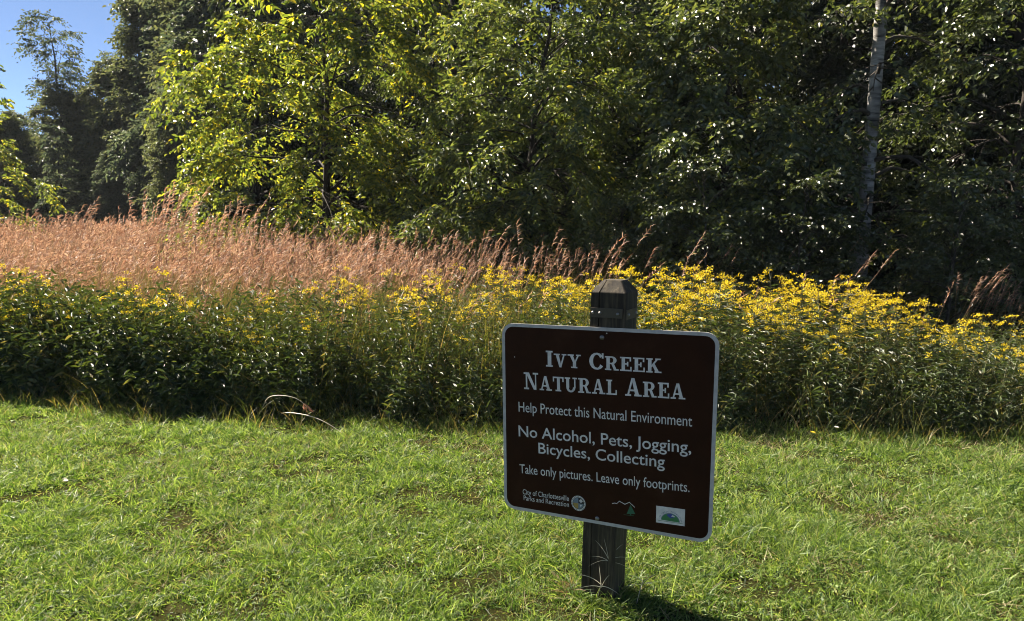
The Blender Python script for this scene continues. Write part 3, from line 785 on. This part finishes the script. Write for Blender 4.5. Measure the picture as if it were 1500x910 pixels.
TH, TN, SE = .23, .10, .10      # slab serif strokes
def glyph(c):
    P = []
    def q(x0, y0, x1, y1): P.append([(x0, y0), (x1, y0), (x1, y1), (x0, y1)])
    def diag(xa, ya, xb, yb, w): P.append([(xa - w / 2, ya), (xa + w / 2, ya), (xb + w / 2, yb), (xb - w / 2, yb)])
    def slab(x0, x1, top): q(x0, 1 - SE if top else 0, x1, 1 if top else SE)
    def arc(cx, cy, rx, ry, a0, a1, w0, w1, n=12):
        for k in range(n):
            a, b = rad(a0 + (a1 - a0) * k / n), rad(a0 + (a1 - a0) * (k + 1) / n)
            wa = w1 + (w0 - w1) * abs(math.cos(a)); wb = w1 + (w0 - w1) * abs(math.cos(b))
            P.append([(cx + rx * math.cos(a), cy + ry * math.sin(a)), (cx + rx * math.cos(b), cy + ry * math.sin(b)),
                      (cx + (rx - wb) * math.cos(b), cy + (ry - wb) * math.sin(b)), (cx + (rx - wa) * math.cos(a), cy + (ry - wa) * math.sin(a))])
    if c == 'I': q(.11, 0, .11 + TH, 1); slab(0, .42, 1); slab(0, .42, 0); return P, .42
    if c == 'L': q(.11, 0, .11 + TH, 1); slab(0, .42, 1); slab(0, .76, 0); q(.76 - TN, 0, .76, .34); return P, .76
    if c == 'E':
        q(.11, 0, .11 + TH, 1); slab(0, .74, 1); slab(0, .78, 0); q(.74 - TN, .70, .74, 1); q(.78 - TN, 0, .78, .32); q(.2, .46, .56, .46 + SE); q(.56 - TN, .34, .56, .67); return P, .78
    if c == 'T': q(.32, 0, .32 + TH, 1); slab(0, .84, 1); q(0, .66, TN, 1); q(.84 - TN, .66, .84, 1); slab(.2, .64, 0); return P, .84
    if c == 'N':
        q(.13, 0, .13 + TN, 1); slab(0, .34, 0); slab(0, .3, 1); P.append([(.13, 1), (.36, 1), (.84, 0), (.66, 0)]); q(.76, 0, .84, 1); slab(.62, .98, 1); return P, .98
    if c == 'A':
        diag(.16, 0, .44, 1, TN * 1.1); P.append([(.62, 0), (.85, 0), (.56, 1), (.38, 1)]); q(.24, .27, .7, .27 + SE); slab(0, .36, 0); slab(.54, .98, 0); return P, .98
    if c == 'V': P.append([(.12, 1), (.35, 1), (.56, 0), (.40, 0)]); diag(.49, 0, .76, 1, TN * 1.1); slab(0, .44, 1); slab(.58, .92, 1); return P, .92
    if c == 'Y':
        P.append([(.12, 1), (.35, 1), (.57, .4), (.39, .4)]); diag(.52, .4, .78, 1, TN * 1.1); q(.37, 0, .37 + TH, .45); slab(0, .44, 1); slab(.6, .94, 1); slab(.25, .69, 0); return P, .94
    if c == 'U': q(.11, .3, .11 + TH, 1); q(.72, .3, .72 + TN, 1); arc(.4575, .33, .3475, .35, 180, 360, TH * .8, TN * 1.2); slab(0, .42, 1); slab(.6, .94, 1); return P, .94
    if c == 'R':
        q(.11, 0, .11 + TH, 1); slab(0, .5, 1); slab(0, .44, 0); q(.3, .44, .5, .44 + SE); arc(.48, .72, .32, .28, -90, 90, TH, SE); P.append([(.44, .46), (.62, .48), (.80, .06), (.6, .06)]); slab(.6, .94, 0); return P, .94
    if c == 'K':
        q(.11, 0, .11 + TH, 1); slab(0, .42, 1); slab(0, .42, 0); diag(.3, .38, .74, 1, TN * 1.3); P.append([(.38, .52), (.54, .62), (.84, .05), (.6, .05)]); slab(.58, .92, 1); slab(.54, .98, 0); return P, .98
    if c == 'C': arc(.45, .5, .45, .52, 40, 325, TH, TN); q(.74, .68, .74 + TN, 1.0); return P, .84
    return P, .4
def slab_line(mb, words, x0, y0, x1, y1, cap):
    ratio = .84                                          # small capitals
    pieces, x = [], 0
    for i, ch in enumerate(words):
        if ch == ' ': x += .42; continue
        s = 1.0 if (i == 0 or words[i - 1] == ' ') else ratio
        P, w = glyph(ch)
        for pl in P: pieces.append([(x + a * s, b * s) for a, b in pl])
        x += w * s + .075
    tot = x - .075
    ln = math.hypot(x1 - x0, y1 - y0); sx = ln / tot
    d = ((x1 - x0) / ln, -(y1 - y0) / ln)
    for k, pl in enumerate(pieces):
        pts = [(x0 + a * sx * d[0] - b * cap * d[1], -y0 + a * sx * d[1] + b * cap * d[0], .0009 + .00006 * (k % 9)) for a, b in pl]
        ar = sum(pts[i][0] * pts[(i + 1) % 4][1] - pts[(i + 1) % 4][0] * pts[i][1] for i in range(4))
        mb.poly(pts if ar > 0 else pts[::-1])

def lettering():
    for args in (('IVY CREEK', .181, .1517, .6118, .1450, .0585), ('NATURAL AREA', .0908, .2431, .6958, .2285, .0635)):
        mb = MB(); slab_line(mb, *args); mb.build('title_lettering', M['white'], panel)
    for args in (('Help Protect this Natural Environment', .0668, .3315, .7217, .3188, .0375, .0009, .002), ('No Alcohol, Pets, Jogging,', .0660, .4271, .7215, .4115, .0415, .0009, .008),
                 ('Bicycles, Collecting', .1490, .4836, .6324, .4735, .0405, .0009, .008), ('Take only pictures. Leave only footprints.', .0690, .572, .7205, .549, .0355, .0009, .002)):
        mb = MB(); text_line(mb, *args); mb.build('notice_lettering', M['white'], panel)
    for args in (('City of Charlottesville', .0811, .6545, .2738, .6522, .0200), ('Parks and Recreation', .0850, .6780, .2739, .6750, .0190)):
        mb = MB(); text_line(mb, *args); mb.build('city_lettering', M['white'], panel)
lettering()

def disc(mb, cx, cy, rx, ry, z, m, a0=0, a1=360, n=32, centre=True):
    pts = [(cx + rx * math.cos(rad(a0 + (a1 - a0) * k / n)), -cy + ry * math.sin(rad(a0 + (a1 - a0) * k / n)), z) for k in range(n if a1 - a0 == 360 else n + 1)]
    if a1 - a0 < 360 and centre: pts = pts + [(cx, -cy, z)]
    mb.poly(pts, m)
def rect(mb, x0, y0, x1, y1, z, m): mb.poly([(x0, -y1, z), (x1, -y1, z), (x1, -y0, z), (x0, -y0, z)], m)

def emblems():
    mb = MB()           # round seal: pale rim, four quarters
    cx, cy, r = .3115, .6545, .0285
    disc(mb, cx, cy, r, r * 1.02, .0008, 0)
    disc(mb, cx, cy, r * .80, r * .8, .0010, 1)
    disc(mb, cx, cy, r * .74, r * .74, .0012, 2, 91, 180)
    disc(mb, cx, cy, r * .74, r * .74, .0012, 3, 181, 269)
    disc(mb, cx, cy, r * .74, r * .74, .0012, 1, 0, 89)
    disc(mb, cx, cy, r * .74, r * .74, .0012, 4, 271, 359)
    k = r * .28
    mb.poly([(cx + r * .36 - k, -cy + r * .36, .0014), (cx + r * .36, -cy + r * .36 - k, .0014), (cx + r * .36 + k, -cy + r * .36, .0014), (cx + r * .36, -cy + r * .36 + k, .0014)], 0)
    mb.poly([(cx - r * .5, -cy + r * .12, .0014), (cx - r * .14, -cy + r * .12, .0014), (cx - r * .32, -cy + r * .55, .0014)], 4)
    mb.poly([(cx + r * .2, -cy - r * .15, .0014), (cx + r * .34, -cy - r * .52, .0014), (cx + r * .5, -cy - r * .15, .0014)], 0)
    for i in range(26):
        a = rad(i * 360 / 26 + 4); c, s = math.cos(a), math.sin(a)
        p = [(cx + c * rr - s * w, -cy + s * rr + c * w, .0013) for rr, w in ((r * .85, -.0011), (r * .96, -.0011), (r * .96, .0011), (r * .85, .0011))]
        mb.poly(p, 1)
    mb.build('city_seal', [M['white'], M['black'], M['steel'], M['ochre'], M['steel']], panel)
    mb = MB()           # ridge line and pine
    rg = [(.4424, .6344), (.4532, .6308), (.4605, .6318), (.4699, .621), (.491, .6295), (.5075, .6191), (.5278, .6350)]
    for (a, b), (c, d) in zip(rg[:-1], rg[1:]):
        mb.poly([(a, -b - .0014, .0009), (c, -d - .0014, .0009), (c, -d + .0014, .0009), (a, -b + .0014, .0009)], 0)
    mb.poly([(.4985, -.664, .0011), (.5305, -.6595, .0011), (.5118, -.628, .0011)], 1)
    mb.poly([(.5105, -.668, .001), (.5150, -.668, .001), (.5150, -.660, .001), (.5105, -.660, .001)], 1)
    mb.poly([(.4870, -.6685, .0009), (.5260, -.6660, .0009), (.5260, -.6672, .0009), (.4870, -.6697, .0009)][::-1], 1)
    mb.build('ridge_emblem', [M['white'], M['pine']], panel)
    mb = MB()           # white plate with a green landscape under an arc
    mb.poly([(.6063, -.6772, .0010), (.7076, -.6741, .0010), (.7074, -.6130, .0010), (.6058, -.6157, .0010)], 0)
    cx, cy = .6570, .6640; R_ = .0335
    disc(mb, cx, cy, R_, R_ * .86, .0012, 4, 0, 180)
    disc(mb, cx, cy, R_ * .93, R_ * .80, .0014, 1, 0, 180)
    mb.poly([(cx - .014, -cy + .020, .0016), (cx, -cy + .010, .0016), (cx + .016, -cy + .017, .0016), (cx + .012, -cy + .0225, .0016), (cx + .004, -cy + .0262, .0016), (cx - .006, -cy + .0260, .0016)], 2)
    mb.poly([(cx + .002, -cy + .018, .0018), (cx + .014, -cy + .0165, .0018), (cx + .0165, -cy + .0195, .0018), (cx + .008, -cy + .0235, .0018)], 0)
    mb.poly([(cx - .012, -cy + .004, .0016), (cx + .014, -cy + .003, .0016), (cx + .008, -cy + .006, .0016), (cx - .006, -cy + .007, .0016)], 3)
    mb.poly([(.6130, -.6688, .0012), (.7010, -.6670, .0012), (.7010, -.6655, .0012), (.6130, -.6673, .0012)], 3)
    txt = 'IVY CREEK FOUNDATION'
    for i, ch in enumerate(txt):
        if ch == ' ': continue
        a = rad(172 - 164 * i / (len(txt) - 1))
        v, f = font_mesh(ch, 0.01)
        v = v * .0075; v[:, 0] -= v[:, 0].mean()
        c, s = math.cos(a - math.pi / 2), math.sin(a - math.pi / 2)
        px, py = cx + (R_ + .003) * math.cos(a), -cy + (R_ * .86 + .003) * math.sin(a)
        n0 = mb.n
        mb.v.append(np.column_stack([px + v[:, 0] * c - v[:, 1] * s, py + v[:, 0] * s + v[:, 1] * c, np.full(len(v), .0012)])); mb.n += len(v)
        for k in set(len(q) for q in f): mb.f.append((np.array([q for q in f if len(q) == k]) + n0, 4))
    mb.build('landscape_emblem', [M['white'], M['green'], M['blue'], M['green'], M['steel']], panel)
    for (x, y, r) in ((.397, .0345, .0085), (.3863, .7010, .0085)):
        nb = MB()
        nb.tube([(x, -y, .0002), (x, -y, .002), (x, -y, .0042), (x, -y, .0052)], [r, r, r * .72, r * .3], 12)
        nb.build('bolt', M['zinc'], panel, smooth=True)
    for (x, y) in ((.0519, .1245), (.4144, .0190)):
        nb = MB(); disc(nb, x, y, .0022, .0022, .0009, 0, n=10)
        nb.build('nick', M['white'], panel)
emblems()

# ------------------------------------------------------------------ small things on the lawn
def on(x, y, z=0): return (x, y, float(gz(x, y)) + z)

# two arching pale dead stems at the meadow edge
def dead_stem(loc, pts, r, tip_n, label):
    root = empty('dry_grass_stem', loc)
    pts = np.array(pts, float)
    q = np.linspace(0, 1, 14); k = np.linspace(0, 1, len(pts))
    c = np.stack([np.interp(q, k, pts[:, i]) for i in range(3)], -1)
    for _ in range(2): c[1:-1] = (c[:-2] + 2 * c[1:-1] + c[2:]) / 4
    mb = MB(); mb.tube(c, r * (1 - .55 * q), 5); mb.build('stem', M['dead'], root, smooth=True)
    if tip_n:
        mb = MB(); d = c[-1] - c[-2]
        n = tip_n
        P = c[-1] + RNG.normal(0, .006, (n, 3)) - nrm(d) * RNG.uniform(0, .04, n)[:, None]
        mb.leaves(P, nrm(d) + RNG.normal(0, .45, (n, 3)) + np.array([0, 0, -.35]), RNG.normal(0, 1, (n, 3)), RNG.uniform(.03, .06, n), .012)
        mb.build('seed_head', M['dead_leaf'], root)
    return tag(root, label, 'dry stem')
dead_stem(on(-1.95, 5.42), [(-.12, .5, .02), (.02, .22, .18), (.12, .02, .262), (.24, -.05, .285), (.37, -.08, .268), (.43, -.09, .20)], .0045, 16, 'pale dry stem arching over the lawn edge, ending in a brown head')
dead_stem(on(-1.55, 5.35), [(-.34, .5, .0), (-.25, .25, .09), (-.08, .02, .145), (.08, -.06, .14), (.22, -.11, .09), (.35, -.16, .01)], .0045, 14, 'pale dry stem bent down to touch the lawn with its brown tip')
dead_stem(on(4.35, 5.9), [(.3, .1, .0), (.0, -.05, .30), (-.22, -.1, .27), (-.42, -.15, .235)], .005, 0, 'pale bare stem lying over the undergrowth beside the short goldenrods')
dead_stem(on(4.15, 6.0), [(-.15, 0, .0), (.05, -.02, .22), (.25, -.04, .42)], .005, 0, 'pale bare stem slanting upward out of the short goldenrods')

# crabgrass and a dead tuft at the foot of the post
def crabgrass(x, y, h, lean, nf, seed, label):
    g = np.random.default_rng(seed)
    root = empty('crabgrass', on(x, y))
    q = np.linspace(0, 1, 6)
    c = np.stack([lean[0] * q ** 1.3, lean[1] * q, h * q], -1)
    mb = MB(); mb.tube(c, .0022 * (1 - .4 * q), 4)
    mb.build('stalk', M['dead'], root)
    mb = MB()
    a = np.linspace(-1.3, 1.2, nf) + g.normal(0, .1, nf)
    d = np.stack([np.sin(a), g.normal(-.1, .2, nf), np.cos(a)], -1)
    P = c[-1] - np.array([0, 0, 1]) * g.uniform(0, .025, nf)[:, None]
    mb.strips(P, d, g.uniform(.05, .12, nf), .0028, np.stack([np.sin(a) * .02, 0 * a, -np.abs(np.sin(a)) * .05], -1), 5, taper=.6, face=np.tile([0., -1, .1], (nf, 1)))
    mb.build('seed_fingers', M['dead'], root)
    n = 9; mb = MB(); b = g.uniform(0, 6.283, n)
    mb.strips(np.zeros((n, 3)) + g.normal(0, .012, (n, 3)), np.stack([np.cos(b) * .7, np.sin(b) * .7, np.ones(n)], -1), g.uniform(.06, .13, n), .008, np.stack([np.cos(b) * .04, np.sin(b) * .04, -.03 + 0 * b], -1), 3)
    mb.build('blades', M['lawn'], root)
    return tag(root, label, 'weed')
crabgrass(.42, 2.79, .20, (-.03, -.02), 7, 1, 'taller spreading crabgrass seed stalk against the post foot')
crabgrass(.345, 2.78, .10, (.015, -.02), 5, 2, 'short crabgrass stalk low at the corner of the post foot')
crabgrass(.50, 2.74, .13, (.02, -.02), 4, 3, 'crabgrass clump with green blades in the shade beside the post')
def dead_tuft():
    mb = MB(); n = 60
    a = RNG.uniform(0, 6.283, n); t = RNG.uniform(.1, 1.0, n)
    L = RNG.uniform(.05, .13, n)
    P = RNG.normal(0, .02, (n, 3)); P[:, 2] = 0
    mb.strips(P, np.stack([np.cos(a) * np.sin(t), np.sin(a) * np.sin(t), np.cos(t)], -1), L, .004, np.stack([np.cos(a), np.sin(a), -np.ones(n)], -1) * (L * .3)[:, None], 3)
    o = mb.build('dead_grass_tuft', [M['straw']], loc=on(.235, 2.87))
    tag(o, 'brown dead grass tuft huddled at the left foot of the post', 'grass tuft')
dead_tuft()

def fallen_leaf(x, y, s, label):
    mb = MB()
    mb.leaves([(0, 0, .055)], np.array([[.8, -.4, .3]]), np.array([[.2, -.5, 1.]]), s, s * .6, fold=.4)
    o = mb.build('fallen_leaf', M['dead'], loc=on(x, y), smooth=True)
    tag(o, label, 'leaf')
fallen_leaf(-2.59, 4.06, .05, 'curled pale fallen leaf lying on the open lawn')

def white_flower():
    root = empty('small_wildflower', on(2.27, 5.0))
    mb = MB(); mb.tube([(0, 0, 0), (.004, 0, .07), (0, 0, .14)], [.002, .002, .0015], 4); mb.build('stem', M['herb_stem'], root)
    mb = MB(); n = 14; a = np.linspace(0, 6.283, n)
    mb.leaves(np.tile([0, 0, .14], (n, 1)), np.stack([np.cos(a), np.sin(a), .35 + 0 * a], -1), np.tile([0, 0, 1.], (n, 1)), .018, .008)
    mb.build('petals', M['white'], root)
    tag(root, 'tiny white flower on a thin stem at the shaded lawn edge', 'wildflower')
    r2 = empty('small_wildflower', on(2.13, 5.05))
    mb = MB(); mb.tube([(0, 0, 0), (-.004, 0, .05), (0, 0, .09)], [.002, .002, .0015], 4); mb.build('stem', M['herb_stem'], r2)
    mb = MB(); mb.leaves(np.tile([0, 0, .09], (n, 1)), np.stack([np.cos(a), np.sin(a), .2 + 0 * a], -1), np.tile([0, 0, 1.], (n, 1)), .018, .009)
    mb.build('petals', M['flower'], r2)
    tag(r2, 'low yellow flower in the grass beside the tiny white flower', 'wildflower')
white_flower()


# ------------------------------------------------------------------ air
def haze():
    mb = MB(); mb.box((0, 28, 14), (85, 70, 16))
    m = bpy.data.materials.new('pale_air'); m.use_nodes = True
    nt = m.node_tree; nt.nodes.remove(nt.nodes["Principled BSDF"])
    v = nt.nodes.new("ShaderNodeVolumePrincipled"); v.inputs["Density"].default_value = .00025
    v.inputs["Color"].default_value = (.85, .92, 1, 1)
    nt.links.new(v.outputs[0], nt.nodes["Material Output"].inputs["Volume"])
    tag(mb.build('haze', m), kind='stuff')
haze()
